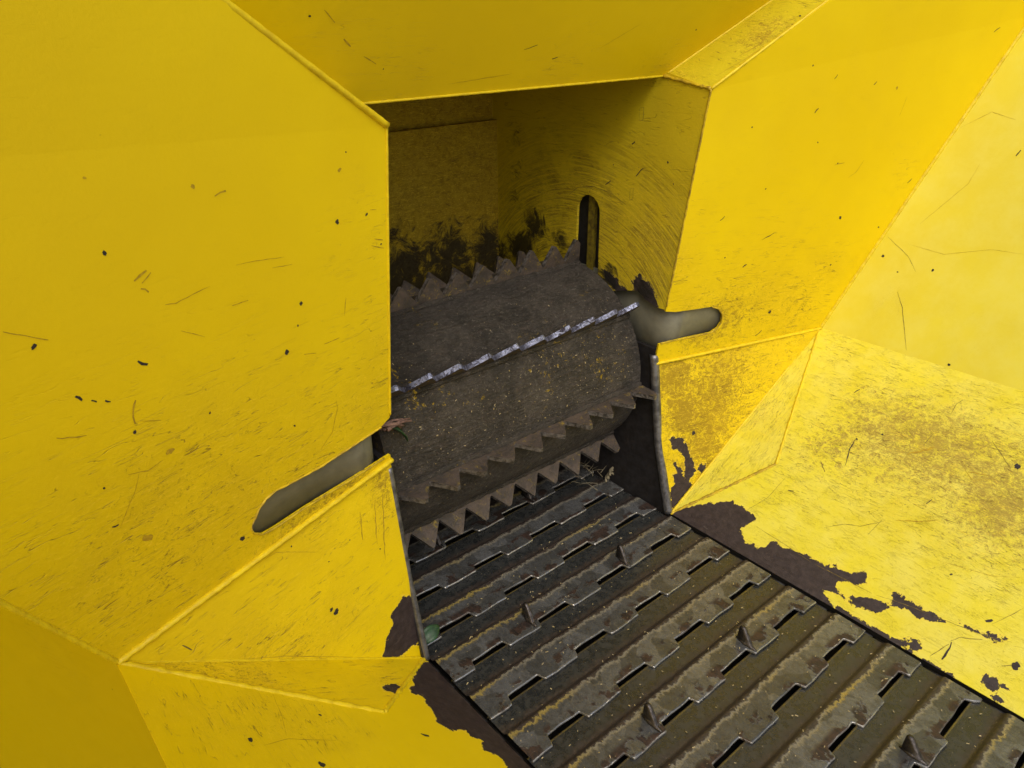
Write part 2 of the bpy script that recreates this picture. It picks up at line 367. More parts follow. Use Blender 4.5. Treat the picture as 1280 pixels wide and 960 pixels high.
# ------------------------------------------------------------------ sheet-metal panels
def sdf(poly, X, Y):                       # positive inside
    d = np.full(X.shape, 1e9); ins = np.zeros(X.shape, bool)
    n = len(poly)
    for i in range(n):
        (x0, y0), (x1, y1) = poly[i], poly[(i + 1) % n]
        ex, ey = x1 - x0, y1 - y0; L = ex * ex + ey * ey + 1e-12
        tt = np.clip(((X - x0) * ex + (Y - y0) * ey) / L, 0, 1)
        d = np.minimum(d, np.hypot(X - x0 - tt * ex, Y - y0 - tt * ey))
        c = (y0 > Y) != (y1 > Y)
        ins ^= c & (X < ex * (Y - y0) / (ey + 1e-12) + x0)
    return np.where(ins, d, -d)
class Panel:
    """flat steel sheet: outline in 3-D, gridded, with wear attributes"""
    def __init__(s, name, pts, mat, inside, parent, step=.012, frame=None, thick=.006,
                 dirt=0.05, blobs=(), peels=(), crease=None, ribbons=(), dirtfn=None, wob=0.0, soot_shade=()):
        pts = [A(*p) for p in pts]
        c0 = sum(pts) / len(pts)
        if frame:
            s.o, s.u, s.v = [A(*q) for q in frame]; s.u = unit(s.u); s.v = unit(s.v - s.u * np.dot(s.u, s.v))
        else:
            nn = np.zeros(3)
            for i in range(len(pts)): nn += np.cross(pts[i] - c0, pts[(i + 1) % len(pts)] - c0)
            nn = unit(nn); s.u = unit(pts[1] - pts[0]); s.u = unit(s.u - nn * np.dot(s.u, nn)); s.v = np.cross(nn, s.u); s.o = c0
        s.n = np.cross(s.u, s.v)
        if np.dot(s.n, A(*inside) - c0) < 0: s.nin = -s.n
        else: s.nin = s.n
        P2 = [(float(np.dot(p - s.o, s.u)), float(np.dot(p - s.o, s.v))) for p in pts]
        s.P2 = P2
        # outline points
        B = []
        for i in range(len(P2)):
            a, b = np.array(P2[i]), np.array(P2[(i + 1) % len(P2)])
            k = max(1, int(np.linalg.norm(b - a) / step)); B += [tuple(a + (b - a) * j / k) for j in range(k)]
        nb = len(B); edges = [(i, (i + 1) % nb) for i in range(nb)]
        lo = np.min(P2, 0); hi = np.max(P2, 0)
        gx, gy = np.meshgrid(np.arange(lo[0], hi[0], step), np.arange(lo[1], hi[1], step))
        gx = gx.copy(); gx[1::2] += step / 2
        dd = sdf(P2, gx, gy); k = dd > step * .5
        pts2 = B + list(zip(gx[k].tolist(), gy[k].tolist()))
        if crease:
            c2 = [s.to2(s.hit(*q)) if len(q) == 2 else s.to2(A(*q)) for q in crease]
            a, b = np.array(c2[0]), np.array(c2[1]); m_ = int(np.linalg.norm(b - a) / step)
            base = len(pts2); cp = [tuple(a + (b - a) * j / m_) for j in range(m_ + 1)]
            cp = [q for q in cp if sdf(P2, np.array([q[0]]), np.array([q[1]]))[0] > .003]
            pts2 += cp; edges += [(base + j, base + j + 1) for j in range(len(cp) - 1)]
        r = delaunay_2d_cdt([Vector(q) for q in pts2], edges, [list(range(nb))], 2, 1e-6)
        V2 = np.array([(v.x, v.y) for v in r[0]]); F = r[2]
        V3 = s.o + V2[:, :1] * s.u + V2[:, 1:] * s.v
        if crease and len(crease) > 2:
            ndir = np.array([-(b - a)[1], (b - a)[0]]) / np.linalg.norm(b - a)
            sd_ = (V2 - a) @ ndir
            if np.dot(s.to2(s.hit(*crease[2][:2])) - a, ndir) < 0: sd_ = -sd_
            V3 = V3 + np.maximum(sd_, 0)[:, None] * crease[2][2] * s.nin
        if wob:                              # slight oil-canning of the sheet
            ph = abs(hash(name)) % 7 if False else len(name)
            w = np.sin(V2[:, 0] * 7 + ph) * np.sin(V2[:, 1] * 6 + ph * 2)
            edge = np.clip(sdf(P2, V2[:, 0], V2[:, 1]) / .12, 0, 1)
            V3 = V3 + (w * wob * edge)[:, None] * s.nin
        flip = np.dot(s.n, s.nin) < 0
        me = bpy.data.meshes.new(name)
        me.from_pydata(V3.tolist(), [], [list(f)[::-1] if flip else list(f) for f in F]); me.update()
        uvl = me.uv_layers.new(name='panel')
        li = np.empty(len(me.loops), int); me.loops.foreach_get('vertex_index', li)
        uvl.data.foreach_set('uv', V2[li].ravel().astype(np.float32))
        X, Y = V2[:, 0], V2[:, 1]
        D = np.full(len(V2), dirt, float)
        for px, py, rad, amp in blobs:
            q = s.to2(s.hit(px, py)); D += amp * np.exp(-((X - q[0]) ** 2 + (Y - q[1]) ** 2) / rad ** 2)
        if dirtfn is not None: D += dirtfn(V3)
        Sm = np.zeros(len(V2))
        for px, py, rad, amp in soot_shade:
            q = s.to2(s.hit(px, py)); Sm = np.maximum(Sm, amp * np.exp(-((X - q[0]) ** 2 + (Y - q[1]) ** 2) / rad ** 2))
        Pm = np.full(len(V2), -.2)
        for poly in peels:
            q = [s.to2(s.hit(*p)) if len(p) == 2 else s.to2(A(*p)) for p in poly]
            Pm = np.maximum(Pm, sdf(q, X, Y))
        for nm, arr in (('dirt', np.clip(D, 0, 1.3)), ('peel', Pm), ('soot_shade', Sm)):
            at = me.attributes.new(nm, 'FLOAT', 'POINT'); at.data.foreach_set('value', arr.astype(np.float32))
        me.materials.append(mat)
        # discrete marks: kind, points, width -> thin slivers lying on the sheet
        if ribbons:
            for k_ in ('chip', 'mark', 'crackm'): me.materials.append(M[k_])
            bm = bmesh.new(); bm.from_mesh(me)
            for kind, pp, wd in ribbons:
                wd *= .5 if kind in ('mark', 'crack') else .72; mi = {'chip': 1, 'mark': 2, 'crack': 3, 'blob': 1, 'mblob': 2}[kind]
                q = [s.to2(s.hit(*p)) for p in pp]
                lift = s.nin * .0006
                if min(sdf(P2, np.array([p[0]]), np.array([p[1]]))[0] for p in q) < .002: continue
                if kind in ('blob', 'mblob'):
                    c = q[0]; n_ = 14; vs = []
                    el = rng.uniform(.6, 1.0); ro = rng.uniform(0, 3)
                    for k in range(n_):
                        a_ = 2 * math.pi * k / n_; rr = wd * (1 + rng.uniform(-.28, .28))
                        x_, y_ = rr * math.cos(a_), rr * el * math.sin(a_)
                        p = c + np.array([x_ * math.cos(ro) - y_ * math.sin(ro), x_ * math.sin(ro) + y_ * math.cos(ro)])
                        vs.append(bm.verts.new(s.o + p[0] * s.u + p[1] * s.v + lift))
                    f = bm.faces.new(vs); f.material_index = mi
                else:
                    dense = [q[0]]
                    for a_, b_ in zip(q, q[1:]):
                        n_ = max(2, int(np.linalg.norm(b_ - a_) / .008))
                        dense += [a_ + (b_ - a_) * j / n_ for j in range(1, n_ + 1)]
                    L, prev = len(dense), None
                    for j, p in enumerate(dense):
                        tn = unit(dense[min(j + 1, L - 1)] - dense[max(j - 1, 0)]); sd = np.array([-tn[1], tn[0]])
                        w_ = wd * math.sin(math.pi * (j + .6) / (L + .2)) ** .6 * rng.uniform(.55, 1.25)
                        p = p + sd * rng.uniform(-.4, .4) * wd
                        pr = [bm.verts.new(s.o + (p + sd * e * w_)[0] * s.u + (p + sd * e * w_)[1] * s.v + lift) for e in (-.5, .5)]
                        if prev:
                            f = bm.faces.new((prev[0], prev[1], pr[1], pr[0])); f.material_index = mi
                        prev = pr
            bm.to_mesh(me); bm.free()
        s.ob = bpy.data.objects.new(name, me); COL.objects.link(s.ob)
        if parent: s.ob.parent = parent
        if thick and not ribbons:
            md = s.ob.modifiers.new('thickness', 'SOLIDIFY'); md.thickness = thick; md.offset = -1
        elif thick:                           # keep the slivers single, thicken the sheet only by its rim
            bm = bmesh.new(); bm.from_mesh(me)
            fs = [f for f in bm.faces if f.material_index == 0]
            be = [e for e in {e for f in fs for e in f.edges} if len(e.link_faces) == 1]
            ex = bmesh.ops.extrude_edge_only(bm, edges=be)
            vs = [g for g in ex['geom'] if isinstance(g, bmesh.types.BMVert)]
            bmesh.ops.translate(bm, verts=vs, vec=Vector(-s.nin * thick))
            bm.to_mesh(me); bm.free()
    def hit(s, px, py): return hit(px, py, s.n, s.o)
    def to2(s, p): return np.array([np.dot(p - s.o, s.u), np.dot(p - s.o, s.v)])

def bead(name, pts, r, parent, mat='bead', jit=.22, squash=.8, step=.006, seg=8):
    bm = bmesh.new(); tube(bm, pts, r, seg, jit, step, squash=squash); return bmobj(name, bm, M[mat], parent, True)

XS = .407
ET = A(XS, -.034, 1.118); CE = A(XS, .098, 1.136)
ESR = A(XS, .049, .433); ESL = A(XS, .052, .475)
Q = A(.9697, -.0978, .4288)
es_m = A(XS, .0505, .454)
nS1 = unit(np.cross(es_m - ET, Q - ET))
ONS1 = lambda px, py: hit(px, py, nS1, Q)
F0 = ONS1(1280, 35); T0 = ONS1(1035, 0)
def toS1(p): return p - nS1 * np.dot(p - Q, nS1)
ET = toS1(ET); ESR = toS1(ESR); ESL = toS1(ESL)
FE = Q + (F0 - Q) * 1.62; TE = ET + (T0 - ET) * 2.9
nST = unit(np.cross(CE - ET, T0 - ET)); ST0 = hit(965, 0, nST, ET)
STE = CE + (ST0 - CE) * 2.9
BR = A(.412, -.045, 0.0); BL = A(.412, -.030, 0.0)
YN = -1.30
def flare_pt(y, z): return A(.412 + 1.298 * z, y, z)
nS2 = unit(A(-1, 0, 1.298)); Q2R = hit(970, 580, nS2, A(.412, 0, 0)); 
nS2l = unit(A(1, 0, 1.298)); Q2L = hit(480, 890, nS2l, A(-.412, 0, 0)) * A(-1, 1, 1)
MIR = A(-1, 1, 1)
SLOT = [(1, .5)]

hopper = thing('infeed_hopper', 'yellow painted steel funnel with scratched, flaked paint around the toothed roller', 'hopper', (0, 0, 0))

# marks traced on each panel: kind, image points they were read from, width in metres
L_MARKS = [
 ('mark', [(168, 352), (183, 338)], .007), ('mark', [(177, 354), (189, 341)], .006), ('mark', [(176, 360), (186, 364)], .006),
 ('mark', [(206, 381), (220, 379), (240, 368), (262, 358)], .0028), ('mark', [(290, 382), (310, 375)], .003),
 ('chip', [(172, 451), (184, 456)], .006), ('mark', [(3, 415), (30, 419), (60, 425)], .003),
 ('chip', [(94, 495), (103, 499)], .005), ('chip', [(114, 500), (121, 501)], .004), ('chip', [(131, 501), (138, 502)], .004),
 ('mark', [(70, 548), (85, 547), (108, 544)], .005), ('mark', [(170, 500), (166, 512), (168, 530)], .006),
 ('mark', [(174, 526), (190, 526), (201, 525)], .0025), ('mark', [(160, 593), (185, 588), (203, 575)], .0025),
 ('mark', [(150, 660), (170, 610), (174, 590)], .0025), ('mark', [(295, 331), (320, 326), (355, 321)], .002),
 ('mark', [(420, 500), (422, 510), (415, 540), (402, 560)], .003), ('mark', [(380, 443), (395, 441)], .003),
 ('mark', [(405, 430), (424, 422)], .003), ('mark', [(430, 395), (432, 372)], .0028), ('mark', [(340, 335), (365, 330)], .002),
 ('mark', [(268, 245), (282, 238)], .006), ('mark', [(226, 413), (256, 421)], .002),
 ('blob', [(130, 316)], .0045), ('blob', [(42, 433)], .0055), ('blob', [(352, 72)], .004), ('blob', [(278, 122)], .003), ('blob', [(376, 379)], .0045),
 ('blob', [(421, 277)], .006), ('blob', [(89, 72)], .0035), ('mblob', [(424, 212)], .006), ('mblob', [(241, 233)], .005), ('blob', [(358, 440)], .006),
 ('blob', [(262, 516)], .0032), ('blob', [(168, 540)], .004), ('mblob', [(212, 564)], .009), ('blob', [(458, 268)], .004), ('blob', [(476, 305)], .003),
 ('blob', [(235, 109)], .0025), ('blob', [(334, 115)], .0025), ('blob', [(432, 190)], .002), ('blob', [(372, 407)], .003), ('blob', [(368, 532)], .0035),
 ('blob', [(303, 673)], .0075), ('mblob', [(40, 122)], .006), ('mblob', [(125, 167)], .003), ('mblob', [(105, 222)], .003), ('blob', [(130, 610)], .003),
 ('mark', [(462, 262), (470, 262)], .002), ('mark', [(466, 278), (486, 279)], .0035), ('mark', [(468, 298), (478, 300)], .0035), ('mark', [(464, 307), (480, 310)], .003),
 ('chip', [(140, 658), (148, 656)], .005), ('mblob', [(185, 672)], .012), ('mark', [(55, 778), (72, 788), (85, 795)], .008),
]
R_MARKS = [
 ('chip', [(1055, 39), (1062, 33)], .004), ('chip', [(1018, 141), (1023, 135)], .004), ('chip', [(1092, 106), (1096, 102)], .003), ('chip', [(1043, 99), (1047, 93)], .003),
 ('blob', [(1016, 82)], .003), ('blob', [(940, 159)], .0035), ('chip', [(1134, 229), (1140, 223)], .0035), ('chip', [(1152, 18), (1156, 14)], .003),
 ('blob', [(1050, 272)], .007), ('chip', [(952, 300), (968, 291)], .0028), ('blob', [(957, 236)], .003), ('chip', [(900, 276), (906, 270)], .004),
 ('blob', [(1098, 284)], .004), ('blob', [(1038, 331)], .004), ('chip', [(928, 334), (933, 330)], .005), ('blob', [(1022, 178)], .003), ('blob', [(1047, 204)], .003),
 ('mark', [(1080, 200), (1070, 215), (1060, 222)], .003), ('mblob', [(1121, 110)], .006), ('blob', [(962, 390)], .008), ('chip', [(944, 420), (952, 413)], .004),
 ('mark', [(1043, 206), (1056, 203)], .003), ('mark', [(1124, 145), (1134, 120)], .002), ('blob', [(906, 322)], .003), ('chip', [(1242, 40), (1250, 34)], .003),
]
S2_MARKS = [
 ('chip', [(1057, 582), (1062, 562), (1070, 549)], .004), ('blob', [(1071, 549)], .0045), ('crack', [(1026, 577), (1031, 590)], .005),
 ('crack', [(1122, 365), (1128, 385), (1133, 438)], .0028), ('chip', [(1068, 491), (1075, 487)], .005), ('blob', [(1272, 583)], .010), ('blob', [(1103, 543)], .004),
 ('blob', [(1186, 456)], .0045), ('mark', [(1134, 568), (1150, 564), (1168, 560)], .012), ('crack', [(1155, 556), (1167, 542)], .003),
 ('chip', [(1158, 630), (1165, 624)], .003), ('crack', [(1188, 518), (1196, 505), (1204, 500)], .003), ('crack', [(1240, 551), (1263, 585)], .003), ('crack', [(945, 658), (980, 680), (1014, 703)], .0020),
 ('crack', [(1018, 705), (1052, 722), (1090, 742)], .0026), ('crack', [(1096, 744), (1130, 755), (1160, 767)], .0026), ('crack', [(1165, 769), (1190, 779), (1235, 796), (1265, 803)], .0026),
 ('crack', [(1030, 660), (1055, 655), (1075, 658), (1105, 652)], .0025), ('crack', [(1085, 668), (1103, 650)], .002),
 ('chip', [(1178, 825), (1184, 815), (1190, 803)], .006), ('crack', [(1163, 820), (1186, 805)], .003), ('crack', [(1188, 801), (1200, 797), (1228, 800)], .003),
 ('crack', [(1240, 780), (1262, 770), (1280, 760)], .002), ('chip', [(1233, 778), (1240, 774)], .009), ('blob', [(1269, 832)], .011),
 ('crack', [(1252, 833), (1268, 831)], .0025), ('blob', [(1189, 718)], .005), ('crack', [(1045, 712), (1046, 704)], .002), ('chip', [(985, 613), (992, 614)], .004),
 ('crack', [(930, 640), (960, 622), (982, 597)], .002), ('mark', [(1120, 650), (1150, 652), (1172, 650)], .005), ('mark', [(1210, 590), (1240, 595)], .005),
 ('mark', [(1205, 585), (1215, 600), (1245, 600)], .003), ('blob', [(1122, 340)], .003), ('chip', [(1270, 195), (1276, 188)], .003), ('blob', [(1166, 338)], .005), ('blob', [(1104, 320)], .006),
 ('crack', [(1110, 296), (1135, 320), (1145, 340)], .002), ('mark', [(1170, 700), (1240, 720), (1280, 722)], .0018),
 ('mark', [(1135, 305), (1180, 318), (1240, 312), (1280, 318)], .0016),
]
S2_PEEL = [
 [(852, 634), (890, 628), (915, 627), (928, 633), (938, 640), (943, 648), (935, 658), (925, 659), (929, 675), (945, 683), (957, 684), (965, 676), (990, 688), (1010, 693),
  (1030, 707), (1044, 706), (1060, 716), (1080, 716), (1084, 729), (1075, 732), (1060, 728), (1048, 726), (1045, 737), (1058, 746), (1090, 747), (1105, 752), (1112, 762), (1092, 764), (1066, 758), (1056, 748), (1040, 740),
  (1028, 738), (1046, 762), (1030, 775), (985, 750), (950, 728), (905, 700), (870, 680), (835, 655), (840, 640)],
 [(1116, 741), (1124, 741), (1136, 752), (1160, 766), (1185, 776), (1180, 780), (1150, 774), (1132, 762), (1110, 757)],
 [(1200, 780), (1235, 792), (1264, 798), (1262, 804), (1240, 800), (1205, 786)],
 [(1092, 786), (1120, 797), (1145, 800), (1155, 808), (1148, 813), (1125, 808), (1098, 795)],
 [(1128, 806), (1150, 820), (1190, 842), (1198, 855), (1180, 850), (1150, 838), (1132, 822)],
 [(1222, 840), (1245, 848), (1262, 862), (1255, 866), (1232, 860)], [(1238, 868), (1252, 872), (1256, 880), (1244, 878)],
 [(1046, 756), (1092, 784), (1130, 808), (1110, 812), (1060, 785), (1040, 770)],
]
hopper_in = (0, -.6, .8)
# ---- wing panels (big faces either side of the opening) with the slot for the swing arm
def wing(side, es, slot_end, blobs, marks, dirt, low):
    mr = A(side, 1, 1)
    def e_at(z):                                # edge of opening at height z
        k = (z - ESR[2]) / (ET[2] - ESR[2]); return ESR + (ET - ESR) * k
    out = toS1(A(slot_end, -.01, .53))
    zt, zb = .570, .490
    tl = [e_at(zt)]
    hw = (zt - zb) / 2
    dirv = unit(toS1(A(slot_end, 0, .53)) - toS1(A(XS, .04, .53)))
    c = toS1(A(slot_end - hw, 0, .53))
    if side > 0: tr = [(845, 390), (870, 386.5), (890, 383.5), (898, 386), (903, 393), (902, 402), (897, 410), (888, 416), (860, 422), (838, 427)]
    else: tr = [(476, 534), (440, 558), (400, 584), (358, 607), (345, 613), (332, 624), (323, 638), (316, 655), (314, 662), (318, 667), (329, 668), (345, 659), (381, 635), (442, 597.5), (471, 579)]
    nside = nS1 * mr
    arc = [hit(px, py, nside, Q * mr) * mr for px, py in tr]
    start = e_at(.585) if side > 0 else e_at(.576)
    end = e_at(zb)
    if side < 0: end = e_at(.487)
    pts = [ET, start] + arc + [end, es, Q, FE, TE]
    pts = [p * mr for p in pts]
    cr = [ET * mr - A(0, 0, .002), toS1(ONS1(1280, 22)) * mr if side > 0 else toS1(A(1.25, 0, 1.20)) * mr]
    fr = (Q * mr, A(side, 0, 0) * 0 + unit((toS1(Q + A(.3, 0, 0)) - Q)) * mr, unit(toS1(Q + A(0, 0, .3)) - Q) * mr)
    return Panel('wing_panel', pts, M['wing'], hopper_in, hopper, step=.014, frame=fr, dirt=dirt, blobs=blobs, ribbons=marks, peels=low,
                 crease=[tuple(cr[0]), tuple(cr[1]), (980, 20, .05) if side > 0 else (200, 60, .04)])
pl = wing(-1, ESL, .728, [(470, 480, .12, .30), (420, 620, .2, .25), (470, 300, .1, .2), (300, 520, .15, .15), (230, 690, .25, .28), (120, 720, .2, .2), (450, 620, .08, .45), (380, 660, .1, .3), (480, 400, .06, .2)],
          L_MARKS, .06, [])
pr = wing(1, ESR, .604, [(870, 410, .12, .55), (930, 400, .14, .40), (850, 330, .07, .35), (1000, 380, .10, .3), (960, 320, .16, .15), (1040, 330, .07, .3), (1000, 420, .12, .25), (880, 250, .05, .15), (1130, 210, .06, .2)],
          R_MARKS, .09, [])

# ---- lower triangles of the wings
def tri(name, pts, side, mat, **k):
    return Panel(name, [p * A(side, 1, 1) for p in pts], mat, hopper_in, hopper, step=.008, **k)
lowL = tri('lower_panel', [ESL, Q, BL, toS1(A(XS, 0, .0)) * A(0, 0, 0) + A(XS + .004, .008, .2)], -1, M['low'], dirt=.22,
    blobs=[(480, 600, .05, .6), (400, 640, .08, .3), (350, 820, .12, .35), (440, 780, .1, .15), (250, 790, .1, .1), (480, 650, .06, .3)],
    peels=[[(505, 742), (500, 752), (490, 763), (492, 780), (478, 812), (476, 824), (490, 826), (510, 812), (528, 800), (530, 770), (522, 745)],
           [(470, 571), (478, 574), (480, 579), (466, 590), (458, 594), (456, 590)]],
    ribbons=[('blob', [(420, 765)], .010), ('blob', [(414, 762)], .005), ('crack', [(445, 844), (465, 841), (485, 842)], .004), ('crack', [(228, 806), (240, 812)], .004),
             ('mark', [(240, 798), (290, 818), (340, 812), (420, 824), (460, 826)], .0022), ('mark', [(300, 824), (360, 820), (440, 821)], .002), ('mark', [(200, 822), (300, 830), (380, 827)], .0018),
             ('mark', [(450, 640), (453, 675)], .006), ('mark', [(468, 625), (471, 680)], .006), ('mark', [(478, 615), (481, 700)], .006), ('blob', [(437, 675)], .002), ('blob', [(475, 686)], .003),
             ('blob', [(411, 702)], .0025), ('blob', [(364, 683)], .0025), ('mark', [(330, 700), (345, 690), (400, 690)], .0022)])
lowR = tri('lower_panel', [ESR, Q, BR, A(XS + .004, .010, .2)], 1, M['low'], dirt=.55,
    blobs=[(840, 470, .06, .5), (900, 480, .12, .4), (880, 560, .1, .4), (850, 520, .05, .5)],
    peels=[[(836, 545), (852, 548), (862, 562), (868, 580), (870, 590), (862, 600), (868, 606), (880, 602), (878, 615), (862, 618), (850, 630), (838, 637), (838, 610), (843, 604), (838, 590), (846, 592), (842, 575), (850, 585), (856, 598), (856, 575), (848, 562), (838, 560)],
           [(872, 582), (882, 578), (882, 588), (873, 592)]],
    ribbons=[('blob', [(867, 541)], .009), ('blob', [(878, 589)], .011), ('blob', [(1000, 480)], .004), ('chip', [(975, 474), (984, 466)], .006), ('chip', [(976, 484), (981, 480)], .005), ('blob', [(897, 574)], .006),
             ('mark', [(862, 480), (868, 520), (870, 545)], .005), ('mark', [(885, 470), (893, 500)], .005)])
# ---- narrow facet between lower panel and flare
gusL = Panel('gusset_panel', [Q * MIR, BL * MIR, Q2L * MIR], M['low'], hopper_in, hopper, step=.008, dirt=.25,
    blobs=[(330, 850, .12, .35), (480, 850, .06, .3), (220, 840, .12, .3)],
    peels=[[(478, 858), (492, 855), (508, 862), (512, 852), (522, 845), (520, 856), (508, 868), (496, 872), (490, 864), (480, 864)]],
    ribbons=[('crack', [(505, 870), (520, 852), (530, 838)], .003), ('blob', [(484, 861)], .007)])
gusR = Panel('gusset_panel', [Q, BR, Q2R], M['flare'], hopper_in, hopper, step=.008, dirt=.4, blobs=[(960, 520, .08, .3), (900, 600, .06, .3)],
    ribbons=[('crack', [(868, 632), (900, 622), (935, 606), (964, 588)], .004), ('chip', [(880, 628), (890, 622)], .006), ('chip', [(905, 618), (915, 613)], .004)])
# ---- flared floor sheets either side of the conveyor
flR = Panel('flare_panel', [BR, (.412, YN, 0), flare_pt(YN, .4288), flare_pt(Q[1], .4288) * A(0, 1, 1) + A(Q[0], 0, 0), Q2R], M['flare'], (0, -.6, 1.2), hopper, step=.007,
    dirt=.26, blobs=[(1100, 560, .16, .55), (1180, 540, .15, .45), (1250, 600, .15, .5), (1020, 560, .08, .4), (1240, 680, .12, .35), (1080, 500, .1, .3), (980, 620, .06, .2), (1280, 640, .1, .3), (1050, 430, .05, .3)],
    peels=S2_PEEL, ribbons=S2_MARKS, frame=(A(.412, 0, 0), (0, -1, 0), unit(A(1.298, 0, 1))))
flL = Panel('flare_panel', [BL * MIR, A(-.412, YN, 0), flare_pt(YN, .4288) * MIR, Q * MIR, Q2L * MIR], M['flarel'], (0, -.6, 1.2), hopper, step=.008,
    dirt=.10, blobs=[(330, 890, .15, .4), (420, 900, .1, .25), (230, 900, .1, .2)],
    peels=[[(520, 830), (536, 826), (560, 850), (585, 875), (615, 905), (645, 938), (672, 965), (700, 990), (650, 990), (625, 945), (605, 938), (602, 925), (590, 922), (580, 912), (560, 912), (548, 903), (545, 893), (533, 880), (528, 870), (514, 866)]],
    ribbons=[('blob', [(313, 925)], .006), ('blob', [(402, 956)], .008), ('chip', [(526, 918), (536, 920)], .007), ('blob', [(400, 894)], .004), ('mark', [(330, 932), (360, 924), (420, 926)], .003), ('mark', [(340, 866), (352, 895), (358, 920)], .0018)],
    frame=(A(-.412, 0, 0), (0, -1, 0), unit(A(-1.298, 0, 1))))
# ---- outer side sheets above the flare
ZT = FE[2]
for sd, bl in ((1, [(1110, 380, .06, .35), (1200, 430, .15, .25)]), (-1, [(60, 800, .1, .2)])):
    mr = A(sd, 1, 1); kk = (1.45 - Q[2]) / (FE[2] - Q[2])
    Fk = Q + (FE - Q) * kk
    Panel('side_panel', [Q * mr, Fk * mr, A(Fk[0], YN, Fk[2]) * mr, A(Q[0], YN, Q[2]) * mr], M['side'] if sd > 0 else M['flarel'], hopper_in, hopper, step=.02, dirt=.06, blobs=bl,
          peels=[], ribbons=S2_MARKS + [('mark', [(1150, 280), (1210, 230), (1225, 205)], .002), ('chip', [(1270, 195), (1276, 188)], .003), ('mark', [(1200, 160), (1240, 140), (1270, 150)], .002)] if sd > 0 else [])
# ---- strip between wing and top sheet, top sheet
for sd in (1, -1):
    mr = A(sd, 1, 1)
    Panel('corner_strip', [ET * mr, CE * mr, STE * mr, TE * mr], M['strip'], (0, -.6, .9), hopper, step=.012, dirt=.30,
          blobs=[(960, 45, .08, .5), (850, 100, .05, .4)] if sd > 0 else [],
          ribbons=[('mark', [(925, 70), (950, 55), (975, 30)], .005), ('mark', [(930, 80), (970, 40), (1000, 15)], .004), ('blob', [(1000, 20)], .004), ('mark', [(895, 95), (930, 75), (965, 52)], .003)] if sd > 0 else [])
topp = Panel('top_panel', [CE * MIR, CE, CE + (ST0 - CE) * 2.4, (CE + (ST0 - CE) * 2.4) * MIR], M['top'], (0, -.6, .9), hopper, step=.016, dirt=.08,
      blobs=[(500, 100, .1, .2), (700, 95, .12, .2), (830, 85, .08, .3), (420, 40, .1, .15)],
      ribbons=[('blob', [(387, 20)], .003), ('mark', [(405, 12), (418, 28)], .003), ('mark', [(430, 48), (438, 58)], .006), ('chip', [(655, 62), (672, 56)], .002), ('chip', [(690, 74), (697, 71)], .003),
               ('blob', [(870, 37)], .003), ('mark', [(560, 105), (640, 92)], .002), ('mark', [(455, 70), (470, 80)], .004), ('blob', [(479, 86)], .002), ('mark', [(750, 60), (800, 30)], .0016)])
# ---- feed chamber
YB = .72
def edge_x(z):
    k = (z - ESR[2]) / (ET[2] - ESR[2]); return ESR[1] + (ET[1] - ESR[1]) * k
for sd in (1, -1):
    w = [(CE[1], CE[2] + .01), (edge_x(1.118), 1.118), (edge_x(.59), .59), (.062, .588), (.10, .598), (.13, .615), (.17, .605), (.22, .59), (.272, .60), (.276, .79)]
    w += [(.318 - .042 * math.cos(a), .79 + .042 * math.sin(a)) for a in np.linspace(.3, math.pi - .3, 7)]
    w += [(.360, .79), (.364, .478), (YB, .478), (YB, CE[2] + .01)]
    pk = []
    if sd > 0:
        pk = [[(790, 348), (800, 343), (812, 354), (822, 372), (823, 390), (814, 390), (800, 378), (792, 370)],
              [(752, 335), (765, 342), (782, 362), (795, 380), (775, 372), (758, 352)]]
    Panel('chamber_wall', [(XS * sd, y, z) for y, z in w], M['chamber'], (0, .3, .8), hopper, step=.010, frame=((XS * sd, 0, 0), (0, 1, 0), (0, 0, 1)), dirt=.34, blobs=[(700, 260, .15, .3), (800, 300, .12, .3)], soot_shade=[(645, 170, .05, .42), (645, 210, .05, .42), (645, 250, .05, .5), (672, 285, .07, .8), (700, 300, .05, .7), (650, 310, .08, .9), (760, 345, .05, .8), (805, 365, .05, .7), (620, 330, .12, .9), (740, 330, .05, .7)] if sd > 0 else [],  # soot smudges, plus a painted shadow column beside the back plate
          peels=pk, thick=.008,
          ribbons=[('crack', [(709, 246), (722, 234), (742, 233), (765, 242), (785, 258)], .003),
                   ('crack', [(800, 135), (805, 134), (804, 150), (799, 151), (800, 135)], .002), ('crack', [(788, 236), (792, 235), (791, 249), (787, 250), (788, 236)], .002),
                   ('chip', [(795, 220), (804, 210)], .004), ('chip', [(790, 180), (794, 177)], .005), ('chip', [(757, 231), (764, 226)], .004), ('blob', [(767, 206)], .003), ('blob', [(835, 203)], .004), ('blob', [(842, 230)], .003)] if sd > 0 else [])
for sd in (1, -1):
    lw = [(edge_x(.44), .472), (.012, .20), (-.040, .0), (-.040, -.05), (YB, -.05), (YB, .472)]
    lw[0] = (edge_x(.472) + .008, .472)
    lp = Panel('liner_plate', [((XS + .0015) * sd, y, z) for y, z in lw], M['liner'], (0, .3, .2), hopper, step=.03, frame=(((XS + .0015) * sd, 0, 0), (0, 1, 0), (0, 0, 1)), thick=.012, dirt=0)
    bm = bmesh.new(); tube(bm, [((XS + .004) * sd, y - .001, z) for y, z in ((edge_x(.437) + (.01 if sd > 0 else 0), .455), (.012 + (.008 if sd > 0 else 0), .20), (-.036, .0))], .012 if sd > 0 else .0075, 14, 0, .01)
    bmobj('plate_edge', bm, M['rim'], lp.ob, True)
bm = bmesh.new(); box(bm, (-.43, CE[1] + .008, CE[2] + .012), (.43, YB + .01, CE[2] + .022)); bmobj('chamber_roof', bm, M['black'], hopper)
